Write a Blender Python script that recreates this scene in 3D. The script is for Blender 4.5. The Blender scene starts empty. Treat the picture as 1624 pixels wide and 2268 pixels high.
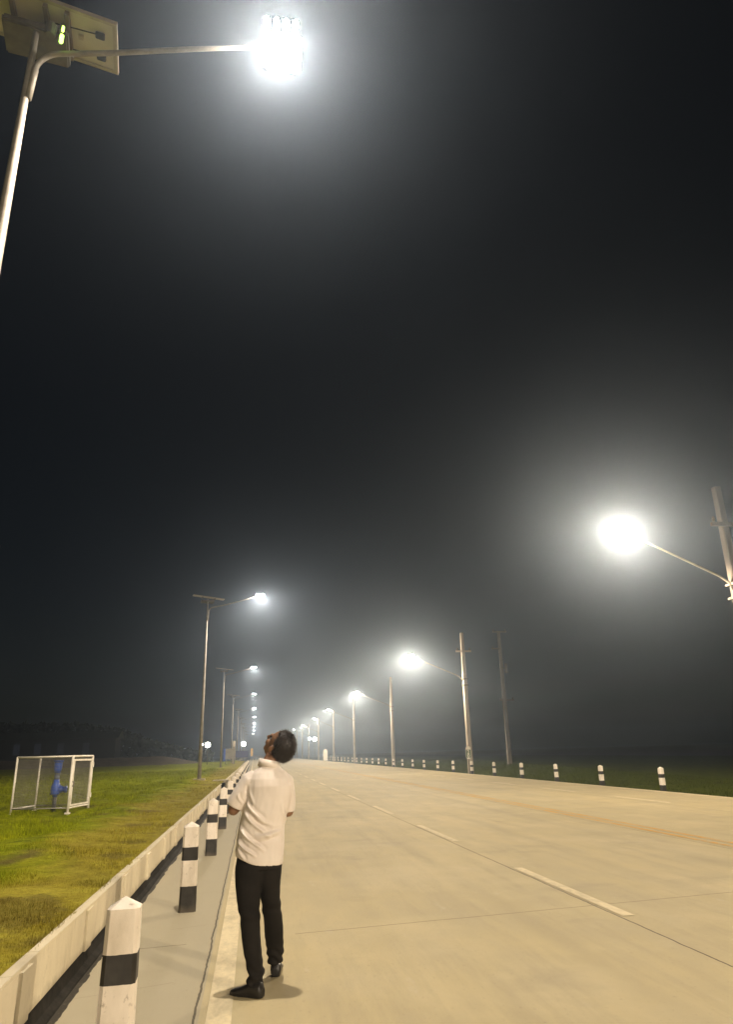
import bpy, bmesh, math, random
import numpy as np
from mathutils import Vector, Matrix, noise
random.seed(7); rng = np.random.default_rng(7)
sc = bpy.context.scene
C = sc.collection
R = math.radians

# ------------------------------------------------------------------ camera
cam_d = bpy.data.cameras.new('camera'); cam = bpy.data.objects.new('camera', cam_d); C.objects.link(cam)
CX, CU, CB = [(0.9881238, -0.151516, -0.0255768), (-0.0254384, -0.3254564, 0.9452148), (-0.1515393, -0.9333386, -0.3254456)]
M3 = Matrix((CX, CU, CB)).transposed()
cam.matrix_world = Matrix.Translation((0, 0, 1.5)) @ M3.to_4x4()
cam_d.sensor_fit = 'VERTICAL'; cam_d.sensor_height = 36.0
cam_d.lens = 36.0 * 1540 / 2268
cam_d.clip_start = 0.05; cam_d.clip_end = 3000
sc.camera = cam

# ------------------------------------------------------------------ world, moonless night sky
w = bpy.data.worlds.new('World'); sc.world = w; w.use_nodes = True
nt = w.node_tree; bg = nt.nodes['Background']
sky = nt.nodes.new('ShaderNodeTexSky'); sky.sky_type = 'NISHITA'; sky.sun_disc = False
sky.sun_elevation = R(20); sky.sun_rotation = R(140)
nt.links.new(sky.outputs[0], bg.inputs[0]); bg.inputs[1].default_value = 0.0012
moon = bpy.data.lights.new('moonlight', 'SUN'); moon.energy = 0.004; moon.angle = R(0.5); moon.color = (0.8, 0.88, 1)
mo = bpy.data.objects.new('moonlight', moon); C.objects.link(mo); mo.rotation_euler = (R(70), 0, R(-40))

sc.view_settings.view_transform = 'Standard'; sc.view_settings.look = 'None'
sc.view_settings.exposure = 0.0; sc.view_settings.gamma = 1.0
sc.cycles.max_bounces = 5; sc.cycles.diffuse_bounces = 3; sc.cycles.glossy_bounces = 2
sc.cycles.transparent_max_bounces = 8; sc.cycles.volume_bounces = 0
sc.cycles.sample_clamp_indirect = 4.0

LAMP_COL_W = (1.0, 0.82, 0.60)     # what the lamps throw on the road
HAZE = 0.0018

SGN = -1.0     # street lamps throw their light downwards only
# ------------------------------------------------------------------ helpers
def tag(o, label=None, cat=None, group=None, kind=None):
    if label: o['label'] = label
    if cat: o['category'] = cat
    if group: o['group'] = group
    if kind: o['kind'] = kind
    return o
def empty(name, loc=(0, 0, 0), rz=0.0):
    o = bpy.data.objects.new(name, None); C.objects.link(o); o.location = loc; o.rotation_euler = (0, 0, rz)
    o.empty_display_size = 0.2
    return o
def build(name, bm, m, parent=None, smooth=False, loc=(0, 0, 0)):
    me = bpy.data.meshes.new(name); bm.normal_update(); bm.to_mesh(me); bm.free()
    o = bpy.data.objects.new(name, me); C.objects.link(o); me.materials.append(m)
    o.location = loc
    if parent: o.parent = parent
    if smooth: me.polygons.foreach_set('use_smooth', [True] * len(me.polygons))
    return o
def copy_tree(o, parent=None):
    c = o.copy(); C.objects.link(c); c.parent = parent
    for ch in list(o.children): copy_tree(ch, c)
    return c
def box(bm, x0, x1, y0, y1, z0, z1, mat=None):
    vs = [bm.verts.new(p) for p in ((x0,y0,z0),(x1,y0,z0),(x1,y1,z0),(x0,y1,z0),(x0,y0,z1),(x1,y0,z1),(x1,y1,z1),(x0,y1,z1))]
    if mat is not None:
        for v in vs: v.co = mat @ v.co
    for f in ((0,3,2,1),(4,5,6,7),(0,1,5,4),(1,2,6,5),(2,3,7,6),(3,0,4,7)): bm.faces.new([vs[i] for i in f])
    return vs
def tube(bm, pts, rad, n=12, caps=True, flat=None):
    pts = [Vector(p) for p in pts]
    if not hasattr(rad, '__len__'): rad = [rad] * len(pts)
    rings = []; ref = None
    for i, p in enumerate(pts):
        if i == 0: t = pts[1] - p
        elif i == len(pts) - 1: t = p - pts[i-1]
        else: t = (pts[i+1] - p).normalized() + (p - pts[i-1]).normalized()
        t.normalize()
        if ref is None: ref = Vector((0, 1, 0)) if abs(t.y) < 0.9 else Vector((1, 0, 0))
        a = (ref - t * ref.dot(t)).normalized(); b = t.cross(a); ref = a
        rings.append([bm.verts.new(p + (a * math.cos(2*math.pi*k/n) + b * math.sin(2*math.pi*k/n)) * rad[i]) for k in range(n)])
    for r0, r1 in zip(rings, rings[1:]):
        for k in range(n): bm.faces.new((r0[k], r0[(k+1) % n], r1[(k+1) % n], r1[k]))
    if caps:
        bm.faces.new(rings[0][::-1]); bm.faces.new(rings[-1])
def ell(bm, c, ax, seg=20, rings=12):
    """ellipsoid; ax = three axis vectors"""
    c = Vector(c); A = [Vector(a) for a in ax]
    r = bmesh.ops.create_uvsphere(bm, u_segments=seg, v_segments=rings, radius=1.0)
    for v in r['verts']:
        p = v.co.copy(); v.co = c + A[0]*p.x + A[1]*p.y + A[2]*p.z
    return r['verts']
def loft(bm, rings):
    R_ = [[bm.verts.new(p) for p in r] for r in rings]; n = len(R_[0])
    for a, b in zip(R_, R_[1:]):
        for k in range(n): bm.faces.new((a[k], a[(k+1) % n], b[(k+1) % n], b[k]))
    bm.faces.new(R_[0][::-1]); bm.faces.new(R_[-1])
def solid(name, bm, voxel, m, parent=None, smooth=3, disp=None, post=None):
    """weld a set of overlapping closed shapes into one continuous surface"""
    bmesh.ops.recalc_face_normals(bm, faces=bm.faces)
    me = bpy.data.meshes.new('tmp'); bm.to_mesh(me); bm.free()
    t = bpy.data.objects.new('tmp', me); C.objects.link(t)
    md = t.modifiers.new('r', 'REMESH'); md.mode = 'VOXEL'; md.voxel_size = voxel; md.use_smooth_shade = True
    s = t.modifiers.new('s', 'SMOOTH'); s.iterations = smooth; s.factor = 0.5
    dg = bpy.context.evaluated_depsgraph_get(); dg.update()
    nm = bpy.data.meshes.new_from_object(t.evaluated_get(dg), depsgraph=dg)
    bpy.data.objects.remove(t); bpy.data.meshes.remove(me)
    nm.name = name
    if disp:
        nn = [v.normal.copy() for v in nm.vertices]
        for v, q in zip(nm.vertices, nn): v.co = v.co + q * disp(v.co)
    if post:
        for v in nm.vertices: v.co = post(v.co)
    o = bpy.data.objects.new(name, nm); C.objects.link(o)
    nm.materials.clear(); nm.materials.append(m)
    nm.polygons.foreach_set('use_smooth', [True] * len(nm.polygons))
    if parent: o.parent = parent
    return o

# ------------------------------------------------------------------ materials
class N:
    def __init__(s, name, rough=0.8, metal=0.0, spec=0.4):
        s.m = bpy.data.materials.new(name); s.m.use_nodes = True; s.t = s.m.node_tree
        s.b = s.t.nodes['Principled BSDF']; s.b.inputs['Roughness'].default_value = rough
        s.b.inputs['Metallic'].default_value = metal; s.b.inputs['Specular IOR Level'].default_value = spec
        s.co = s.t.nodes.new('ShaderNodeTexCoord').outputs['Object']
    def geo(s): 
        return s.t.nodes.new('ShaderNodeNewGeometry').outputs['Position']
    def map(s, vec, scale=(1,1,1), loc=(0,0,0), rot=(0,0,0)):
        n = s.t.nodes.new('ShaderNodeMapping'); n.inputs['Scale'].default_value = scale; n.inputs['Location'].default_value = loc
        n.inputs['Rotation'].default_value = rot; s.t.links.new(vec, n.inputs[0]); return n.outputs[0]
    def noise(s, scale, detail=4, vec=None, rough=0.55, dist=0.0):
        n = s.t.nodes.new('ShaderNodeTexNoise'); n.inputs['Scale'].default_value = scale
        n.inputs['Detail'].default_value = detail; n.inputs['Roughness'].default_value = rough; n.inputs['Distortion'].default_value = dist
        s.t.links.new(vec if vec is not None else s.co, n.inputs['Vector']); return n.outputs['Fac']
    def ramp(s, fac, stops):
        n = s.t.nodes.new('ShaderNodeValToRGB'); e = n.color_ramp.elements
        while len(e) < len(stops): e.new(0.5)
        for el, (p, c) in zip(e, stops):
            el.position = p; el.color = (*c, 1) if hasattr(c, '__len__') else (c, c, c, 1)
        s.t.links.new(fac, n.inputs[0]); return n.outputs[0]
    def math(s, op, a, b=None, c=None, clamp=False):
        n = s.t.nodes.new('ShaderNodeMath'); n.operation = op; n.use_clamp = clamp
        for i, v in enumerate((a, b, c)):
            if v is None: continue
            if isinstance(v, (int, float)): n.inputs[i].default_value = v
            else: s.t.links.new(v, n.inputs[i])
        return n.outputs[0]
    def mix(s, fac, a, b, mode='MIX'):
        n = s.t.nodes.new('ShaderNodeMix'); n.data_type = 'RGBA'; n.blend_type = mode
        for i, v in ((0, fac), (6, a), (7, b)):
            if isinstance(v, (int, float)): n.inputs[i].default_value = v
            elif isinstance(v, tuple): n.inputs[i].default_value = (*v, 1)
            else: s.t.links.new(v, n.inputs[i])
        return n.outputs[2]
    def xyz(s, vec):
        n = s.t.nodes.new('ShaderNodeSeparateXYZ'); s.t.links.new(vec, n.inputs[0]); return n.outputs
    def color(s, c):
        if isinstance(c, tuple): s.b.inputs['Base Color'].default_value = (*c, 1)
        else: s.t.links.new(c, s.b.inputs['Base Color'])
    def bump(s, h, strength=0.3, dist=0.01):
        n = s.t.nodes.new('ShaderNodeBump'); n.inputs['Strength'].default_value = strength; n.inputs['Distance'].default_value = dist
        s.t.links.new(h, n.inputs['Height']); s.t.links.new(n.outputs[0], s.b.inputs['Normal'])
    def rough(s, fac, lo, hi):
        n = s.t.nodes.new('ShaderNodeMapRange'); n.inputs[3].default_value = lo; n.inputs[4].default_value = hi
        s.t.links.new(fac, n.inputs[0]); s.t.links.new(n.outputs[0], s.b.inputs['Roughness'])

def mottled(name, c0, c1, scale, rough=0.8, metal=0.0, bump=0.2, bd=0.004, stretch=(1,1,1), spec=0.4):
    n = N(name, rough, metal, spec); v = n.map(n.co, stretch)
    f = n.noise(scale, 6, v); n.color(n.ramp(f, [(0.3, c0), (0.7, c1)]))
    n.bump(n.noise(scale * 3, 5, v), bump, bd); return n.m
def emit(name, col, strength):
    m = bpy.data.materials.new(name); m.use_nodes = True; b = m.node_tree.nodes['Principled BSDF']
    b.inputs['Base Color'].default_value = (0.03, 0.03, 0.03, 1)
    b.inputs['Emission Color'].default_value = (*col, 1); b.inputs['Emission Strength'].default_value = strength
    m.cycles.emission_sampling = 'NONE'
    return m

def concrete_road(name):
    n = N(name, 0.85, 0, 0.12); p = n.geo(); X, Y, Z = n.xyz(p)
    big = n.noise(0.35, 5, n.map(p, (1, 0.55, 1))); mid = n.noise(2.2, 6, n.map(p, (1, 0.4, 1)), 0.6); fine = n.noise(60, 3, p)
    c = n.ramp(big, [(0.3, (0.43, 0.36, 0.20)), (0.5, (0.50, 0.415, 0.228)), (0.72, (0.57, 0.475, 0.265))])
    c = n.mix(n.ramp(mid, [(0.38, 0.42), (0.62, 0.0)]), c, (0.40, 0.345, 0.225))
    c = n.mix(n.ramp(n.noise(5.0, 3, n.map(p, (1, 0.35, 1), (3, 1, 0))), [(0.66, 0.0), (0.78, 0.35)]), c, (0.62, 0.56, 0.42))
    # tyre-worn tracks and brooming across the slab
    tr = n.noise(0.9, 2, n.map(p, (1, 0.02, 1))); c = n.mix(n.ramp(tr, [(0.45, 0.0), (0.65, 0.22)]), c, (0.33, 0.29, 0.20))
    sl = n.t.nodes.new('ShaderNodeCombineXYZ'); n.t.links.new(n.math('FLOOR', n.math('DIVIDE', n.math('SUBTRACT', X, 3.375), 3.65)), sl.inputs[0])
    n.t.links.new(n.math('FLOOR', n.math('DIVIDE', n.math('ADD', n.math('SUBTRACT', Y, n.math('MULTIPLY', X, 0.12)), 93.05), 10.0)), sl.inputs[1])
    wn = n.t.nodes.new('ShaderNodeTexWhiteNoise'); n.t.links.new(sl.outputs[0], wn.inputs['Vector'])
    c = n.mix(n.math('MULTIPLY', wn.outputs['Value'], 0.22), c, (0.36, 0.31, 0.205))
    c = n.mix(n.ramp(n.noise(0.55, 6, n.map(p, (1, 0.8, 1), (11, 4, 0)), 0.65), [(0.47, 0.0), (0.66, 0.45)]), c, (0.56, 0.475, 0.29))
    c = n.mix(n.ramp(n.noise(3.5, 6, n.map(p, (1, 0.09, 1), (2, 0, 0)), 0.7), [(0.50, 0.0), (0.74, 0.4)]), c, (0.30, 0.255, 0.17))
    # greyer shoulder left of the edge line
    c = n.mix(n.math('LESS_THAN', X, -0.29), c, n.mix(0.75, c, (0.37, 0.335, 0.245)))
    wob = n.math('MULTIPLY', n.math('SUBTRACT', n.noise(1.3, 4, p), 0.5), 0.035)
    wob2 = n.math('MULTIPLY', n.math('SUBTRACT', n.noise(9, 4, p), 0.5), 0.022)
    Xw = n.math('ADD', n.math('ADD', X, wob), wob2)
    Yw = n.math('ADD', n.math('SUBTRACT', n.math('ADD', Y, wob2), n.math('MULTIPLY', X, 0.12)), wob)
    def line(coord, pos, half):
        d = n.math('ABSOLUTE', n.math('SUBTRACT', coord, pos)); return n.math('LESS_THAN', d, half)
    jt = line(Xw, -0.315, 0.0075)
    for pos, h in ((3.375, 0.008), (7.02, 0.006), (10.7, 0.007)): jt = n.math('MAXIMUM', jt, line(Xw, pos, h))
    fr = n.math('ABSOLUTE', n.math('SUBTRACT', n.math('MODULO', n.math('ADD', Yw, 93.05), 10.0), 0.0))  # slab joints every 10 m
    brk = n.math('GREATER_THAN', n.noise(0.8, 3, p), 0.40)
    tj = n.math('MULTIPLY', n.math('LESS_THAN', fr, 0.014), brk); jt2 = tj
    # short shrinkage joints of the shoulder slab
    sj = n.math('LESS_THAN', n.math('MODULO', n.math('ADD', n.math('SUBTRACT', Yw, n.math('MULTIPLY', X, 0.2)), 50.1), 1.7), 0.007)
    sj = n.math('MULTIPLY', n.math('MULTIPLY', sj, n.math('LESS_THAN', X, -0.31)), n.math('GREATER_THAN', n.noise(2.0, 3, p), 0.47))
    c = n.mix(n.math('MULTIPLY', jt, 0.85), c, (0.05, 0.04, 0.025)); c = n.mix(n.math('MULTIPLY', jt2, 0.7), c, (0.10, 0.08, 0.05))
    c = n.mix(n.math('MULTIPLY', sj, 0.5), c, (0.14, 0.11, 0.08))
    # stain beside the wall foot
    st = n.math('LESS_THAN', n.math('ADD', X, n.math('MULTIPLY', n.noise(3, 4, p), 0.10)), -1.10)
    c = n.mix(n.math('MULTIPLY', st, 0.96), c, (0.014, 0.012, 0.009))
    # small dark specks and faint oil marks
    c = n.mix(n.ramp(n.noise(14, 2, p), [(0.76, 0.0), (0.80, 0.45)]), c, (0.16, 0.13, 0.09))
    c = n.mix(n.ramp(n.noise(0.9, 4, n.map(p, (0.6, 1, 1), (5, 2.4, 0))), [(0.60, 0.0), (0.72, 0.35)]), c, (0.27, 0.235, 0.165))
    c = n.mix(n.math('MULTIPLY', fine, 0.12), c, (0.3, 0.26, 0.2))
    c = n.mix(n.ramp(n.noise(38, 3, n.map(p, (1, 0.6, 1), (1, 7, 0))), [(0.62, 0.0), (0.72, 0.35)]), c, (0.24, 0.20, 0.14))
    # curved rubber marks in the near lane
    for cx_, wd_ in ((1.15, 0.09), (2.55, 0.09), (4.75, 0.10), (6.1, 0.10)):
        dx_ = n.math('ABSOLUTE', n.math('SUBTRACT', n.math('ADD', X, n.math('MULTIPLY', n.math('SUBTRACT', n.noise(0.12, 2, p), 0.5), 0.9)), cx_))
        m_ = n.math('MULTIPLY', n.ramp(n.math('DIVIDE', dx_, wd_*2.2), [(0.2, 0.26), (1.0, 0.0)]), n.ramp(n.noise(0.7, 4, n.map(p, (1, 0.25, 1), (cx_, 0, 0))), [(0.40, 0.0), (0.60, 1.0)]))
        c = n.mix(m_, c, (0.27, 0.235, 0.165))
    n.color(c); n.rough(big, 0.75, 0.92)
    h = n.math('SUBTRACT', n.math('ADD', n.math('MULTIPLY', n.noise(120, 3, n.map(p, (1, 0.2, 1))), 0.3), n.noise(4, 5, p)), n.math('MULTIPLY', n.math('MAXIMUM', jt, jt2), 1.5))
    n.bump(h, 0.25, 0.006); return n.m
M = {}
M['road'] = concrete_road('road_concrete')
def paint(name, col, wear=0.55):
    n = N(name, 0.95, 0, 0.08); p = n.geo(); f = n.noise(14, 6, n.map(p, (1, 0.5, 1)), 0.7); g = n.noise(1.2, 4, p)
    k = n.ramp(n.math('ADD', n.math('MULTIPLY', f, 0.6), n.math('MULTIPLY', g, 0.4)), [(0.42, 0.0), (wear + 0.12, 1.0)])
    n.color(n.mix(k, col, (0.46, 0.40, 0.27))); return n.m
M['white_line'] = paint('white_road_paint', (0.70, 0.60, 0.39))
M['yellow_line'] = paint('yellow_road_paint', (0.60, 0.34, 0.07), 0.5)
def wall_mat():
    n = N('wall_concrete', 0.85, 0, 0.25); p = n.geo(); X, Y, Z = n.xyz(p)
    st = n.noise(2.2, 6, n.map(p, (1, 1, 0.22)), 0.65, 0.6); b = n.noise(1.1, 3, p); f = n.noise(30, 4, p)
    c = n.ramp(st, [(0.28, (0.47, 0.40, 0.265)), (0.42, (0.62, 0.54, 0.37)), (0.62, (0.68, 0.60, 0.42)), (0.8, (0.57, 0.50, 0.345))])
    c = n.mix(n.ramp(b, [(0.4, 0.35), (0.6, 0.0)]), c, (0.45, 0.39, 0.28)); c = n.mix(n.ramp(f, [(0.6, 0), (0.75, 0.3)]), c, (0.33, 0.28, 0.18))
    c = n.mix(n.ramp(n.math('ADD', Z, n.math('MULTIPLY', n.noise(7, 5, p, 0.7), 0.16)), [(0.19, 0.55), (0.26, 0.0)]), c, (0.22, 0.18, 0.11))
    c = n.mix(n.ramp(n.noise(6, 6, n.map(p, (1, 1, 0.5), (3, 8, 1)), 0.75), [(0.60, 0.0), (0.70, 0.5)]), c, (0.28, 0.23, 0.15))
    n.color(c); n.bump(f, 0.3, 0.005); return n.m
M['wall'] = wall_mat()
M['coping'] = mottled('weathered_coping', (0.26, 0.225, 0.16), (0.50, 0.44, 0.31), 6, 0.9, bump=0.4)
M['core'] = mottled('dark_joint', (0.05, 0.04, 0.03), (0.10, 0.085, 0.06), 6, 0.9)
M['bitumen'] = mottled('black_bitumen', (0.010, 0.009, 0.007), (0.026, 0.023, 0.018), 9, 0.9, bump=0.4, bd=0.01, spec=0.06)
M['dark_hole'] = mottled('drain_shadow', (0.008, 0.007, 0.006), (0.015, 0.013, 0.011), 5)
def post_mat():
    n = N('striped_post_paint', 0.55, 0, 0.4); X, Y, Z = n.xyz(n.co)
    zw = n.math('ADD', Z, n.math('MULTIPLY', n.math('SUBTRACT', n.noise(25, 3), 0.5), 0.008))
    a = n.math('MULTIPLY', n.math('GREATER_THAN', zw, 0.48), n.math('LESS_THAN', zw, 0.605)); b = n.math('LESS_THAN', zw, 0.24)
    k = n.math('MAXIMUM', a, b)
    oi = n.t.nodes.new('ShaderNodeObjectInfo').outputs['Random']
    vv = n.t.nodes.new('ShaderNodeVectorMath'); vv.operation = 'ADD'; n.t.links.new(n.co, vv.inputs[0]); n.t.links.new(oi, vv.inputs[1])
    v = vv.outputs[0]
    wc = n.ramp(n.noise(5, 5, n.map(v, (1, 1, 0.4))), [(0.25, (0.56, 0.49, 0.38)), (0.5, (0.80, 0.72, 0.61)), (0.7, (0.86, 0.79, 0.69))])
    wc = n.mix(n.ramp(n.noise(22, 6, v, 0.7), [(0.60, 0.0), (0.68, 0.8)]), wc, (0.36, 0.30, 0.22))
    wc = n.mix(n.ramp(n.noise(3.2, 5, n.map(v, (1, 1, 0.25)), 0.7), [(0.55, 0.0), (0.75, 0.4)]), wc, (0.48, 0.41, 0.30))
    bc = n.ramp(n.noise(12, 4, v), [(0.3, (0.02, 0.018, 0.015)), (0.7, (0.04, 0.036, 0.03))])
    c = n.mix(k, wc, bc)
    c = n.mix(n.ramp(n.math('ADD', n.math('MULTIPLY', n.noise(9, 4, v), 0.1), Z), [(0.05, 0.5), (0.12, 0.0)]), c, (0.16, 0.13, 0.09))
    n.color(c); n.bump(n.noise(40, 4, v), 0.25, 0.003); return n.m
M['post'] = post_mat()
M['galv'] = mottled('galvanised_steel', (0.19, 0.17, 0.14), (0.31, 0.28, 0.23), 7, 0.55, 0.2, 0.1, 0.002)
M['galv_dark'] = mottled('dull_steel', (0.10, 0.09, 0.07), (0.17, 0.15, 0.12), 7, 0.6, 0.3, 0.1, 0.002)
M['backsheet'] = mottled('panel_backsheet', (0.50, 0.46, 0.36), (0.62, 0.57, 0.45), 3, 0.6, 0, 0.05)
M['glass_pv'] = mottled('solar_cells', (0.01, 0.012, 0.03), (0.02, 0.025, 0.05), 8, 0.15, 0, 0.0)
M['alu'] = mottled('aluminium_frame', (0.42, 0.36, 0.28), (0.55, 0.48, 0.38), 6, 0.5, 0.4, 0.05)
M['rail'] = mottled('rail_steel', (0.12, 0.09, 0.06), (0.19, 0.15, 0.10), 6, 0.6)
M['black_plastic'] = mottled('black_plastic', (0.015, 0.014, 0.012), (0.03, 0.028, 0.025), 10, 0.5)
M['pole_conc'] = mottled('pole_concrete', (0.30, 0.25, 0.19), (0.44, 0.37, 0.29), 2.5, 0.85, 0, 0.3, 0.006, (1, 1, 0.2))
M['pole_dimmed'] = mottled('dimmed_pole_concrete', (0.07, 0.06, 0.05), (0.12, 0.10, 0.08), 2.5, 0.9, 0, 0.3, 0.006, (1, 1, 0.2))  # pole concrete coloured darker so the nearest right pole sinks into the glare
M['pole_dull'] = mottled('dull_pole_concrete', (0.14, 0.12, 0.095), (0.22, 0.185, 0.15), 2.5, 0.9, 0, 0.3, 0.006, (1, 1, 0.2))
M['led'] = emit('led_white', (0.93, 0.97, 1.0), 60)
M['led_warm'] = emit('led_warm', (1.0, 0.97, 0.86), 60)
M['led_green'] = emit('indicator_green', (0.55, 1.0, 0.12), 6)
M['white_paint'] = mottled('white_steel_paint', (0.60, 0.55, 0.44), (0.80, 0.75, 0.64), 6, 0.5, 0, 0.15, 0.002)
M['wire'] = mottled('mesh_wire', (0.22, 0.21, 0.17), (0.32, 0.30, 0.25), 6, 0.5, 0.3)
M['blue'] = mottled('blue_valve_paint', (0.02, 0.07, 0.36), (0.05, 0.13, 0.52), 9, 0.4)
M['pipe_dark'] = mottled('dark_pipe', (0.03, 0.035, 0.04), (0.06, 0.06, 0.06), 9, 0.5)
M['dirt'] = mottled('bare_earth', (0.07, 0.05, 0.028), (0.14, 0.105, 0.06), 0.8, 0.95, 0, 0.6, 0.08)
M['dark_field'] = mottled('dark_field', (0.012, 0.016, 0.006), (0.035, 0.04, 0.014), 0.6, 0.95, 0, 0.5, 0.05)
M['leaf_dark'] = mottled('dark_foliage', (0.012, 0.018, 0.008), (0.03, 0.04, 0.016), 0.8, 0.9)
def grass_mat(name, blades=False, dim=1.0):
    n = N(name, 0.9, 0, 0.04); p = n.geo(); X, Y, Z = n.xyz(p)
    nz = n.noise(0.55, 5, p, 0.6); n2 = n.noise(2.6, 5, p, 0.65); n3 = n.noise(18, 4, p, 0.7)
    g = n.ramp(n2, [(0.28, (0.10, 0.12, 0.004)), (0.5, (0.22, 0.25, 0.005)), (0.72, (0.33, 0.35, 0.008))])
    d = n.ramp(n2, [(0.28, (0.17, 0.135, 0.016)), (0.5, (0.29, 0.245, 0.026)), (0.72, (0.37, 0.33, 0.045))])
    # dry strip beside the wall, green beyond, ragged boundary
    k = n.math('ADD', n.math('MULTIPLY', n.math('SUBTRACT', nz, 0.5), 2.6), n.math('ADD', X, n.math('MULTIPLY', n.math('SUBTRACT', n2, 0.5), 0.8)))
    k = n.math('MULTIPLY', n.math('ADD', k, 2.8), 1.6, clamp=True)
    k = n.math('MULTIPLY', k, n.math('GREATER_THAN', 5.0, X))
    c = n.mix(k, g, d)
    # bare patches
    c = n.mix(n.ramp(n.noise(0.7, 4, n.map(p, (1, 1, 1), (7.3, 2.1, 0))), [(0.60, 0.0), (0.68, 0.75)]), c, (0.12, 0.085, 0.035))
    # dug-over soil patch beside the wall and small ones further on
    for px, py, rx, ry in ((-1.78, 6.25, 0.42, 0.75), (-1.55, 9.3, 0.18, 0.3), (-1.6, 10.8, 0.2, 0.25)):
        dd = n.math('ADD', n.math('POWER', n.math('ABSOLUTE', n.math('DIVIDE', n.math('SUBTRACT', X, px), rx)), 2.0), n.math('POWER', n.math('ABSOLUTE', n.math('DIVIDE', n.math('SUBTRACT', Y, py), ry)), 2.0))
        dd = n.math('ADD', dd, n.math('MULTIPLY', n.math('SUBTRACT', n.noise(5, 5, p, 0.7), 0.5), 2.6))
        c = n.mix(n.ramp(dd, [(0.6, 0.5), (1.0, 0.0)]), c, (0.085, 0.06, 0.025))
    c = n.mix(n.ramp(n3, [(0.35, 0.5), (0.6, 0.0)]), c, n.mix(1.0, c, (0.45, 0.45, 0.35), 'MULTIPLY'))
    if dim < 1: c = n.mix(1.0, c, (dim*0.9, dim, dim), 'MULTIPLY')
    n.color(c)
    if not blades: n.bump(n.math('ADD', n3, n2), 0.9, 0.03)
    return n.m
M['grass'] = grass_mat('verge_grass'); M['blade'] = grass_mat('grass_blades', True)
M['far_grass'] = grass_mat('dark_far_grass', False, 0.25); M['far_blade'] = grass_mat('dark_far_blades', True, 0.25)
def skin():
    n = N('skin', 0.5, 0, 0.4); n.color(n.ramp(n.noise(12, 4), [(0.3, (0.20, 0.105, 0.06)), (0.7, (0.28, 0.155, 0.09))]))
    n.b.inputs['Subsurface Weight'].default_value = 0.08; n.b.inputs['Subsurface Radius'].default_value = (0.02, 0.008, 0.004); return n.m
M['skin'] = skin()
def cloth(name, c0, c1, rough=0.85):
    n = N(name, rough, 0, 0.15); n.color(n.ramp(n.noise(6, 4), [(0.3, c0), (0.7, c1)]))
    n.bump(n.noise(500, 2), 0.12, 0.001); return n.m
M['shirt'] = cloth('shirt_cotton', (0.74, 0.665, 0.60), (0.80, 0.73, 0.665))
M['trousers'] = cloth('trouser_cloth', (0.012, 0.0105, 0.009), (0.02, 0.0175, 0.015))
M['shoe'] = mottled('shoe_leather', (0.012, 0.011, 0.010), (0.022, 0.02, 0.018), 20, 0.4)
M['hair'] = mottled('black_hair', (0.012, 0.008, 0.006), (0.026, 0.019, 0.014), 30, 0.5, 0, 0.6, 0.004, (1, 1, 0.3))
M['eye'] = mottled('eye_dark', (0.02, 0.015, 0.01), (0.03, 0.02, 0.015), 10, 0.15)

# ------------------------------------------------------------------ ground, road
def sheet(name, x0, x1, y0, y1, z, m, nx=1, ny=1, f=None):
    bm = bmesh.new(); g = [[bm.verts.new((x0+(x1-x0)*i/nx, y0+(y1-y0)*j/ny, z)) for i in range(nx+1)] for j in range(ny+1)]
    for j in range(ny):
        for i in range(nx): bm.faces.new((g[j][i], g[j][i+1], g[j+1][i+1], g[j+1][i]))
    if f:
        for v in bm.verts: v.co.z = f(v.co.x, v.co.y)
    return tag(build(name, bm, m, smooth=bool(f)), kind='structure')
sheet('ground', -900, 900, -900, 900, -0.30, M['dark_field'])
bm = bmesh.new(); box(bm, -1.24, 13.50, -60, 420, -0.2, 0.0)
tag(build('road', bm, M['road']), kind='structure')
def marks(name, rects, m):
    bm = bmesh.new()
    for x0, x1, y0, y1 in rects: 
        bm.faces.new([bm.verts.new(p) for p in ((x0,y0,.004),(x1,y0,.004),(x1,y1,.004),(x0,y1,.004))])
    return tag(build(name, bm, m), kind='structure')
marks('left_edge_line', [(-0.245, -0.093, -30, 400)], M['white_line'])
marks('right_edge_line', [(13.22, 13.36, -30, 400)], M['white_line'])
marks('lane_dashes', [(3.41, 3.53, 6.85 - 5.87*3 + 5.87*k, 9.75 - 5.87*3 + 5.87*k) for k in range(60)], M['white_line'])
marks('opposite_lane_dashes', [(10.95, 11.07, 1.0 + 5.87*k, 3.9 + 5.87*k) for k in range(60)], M['white_line'])
marks('centre_line', [(7.14, 7.25, -30, 400), (7.38, 7.49, -30, 400)], M['yellow_line'])

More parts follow.
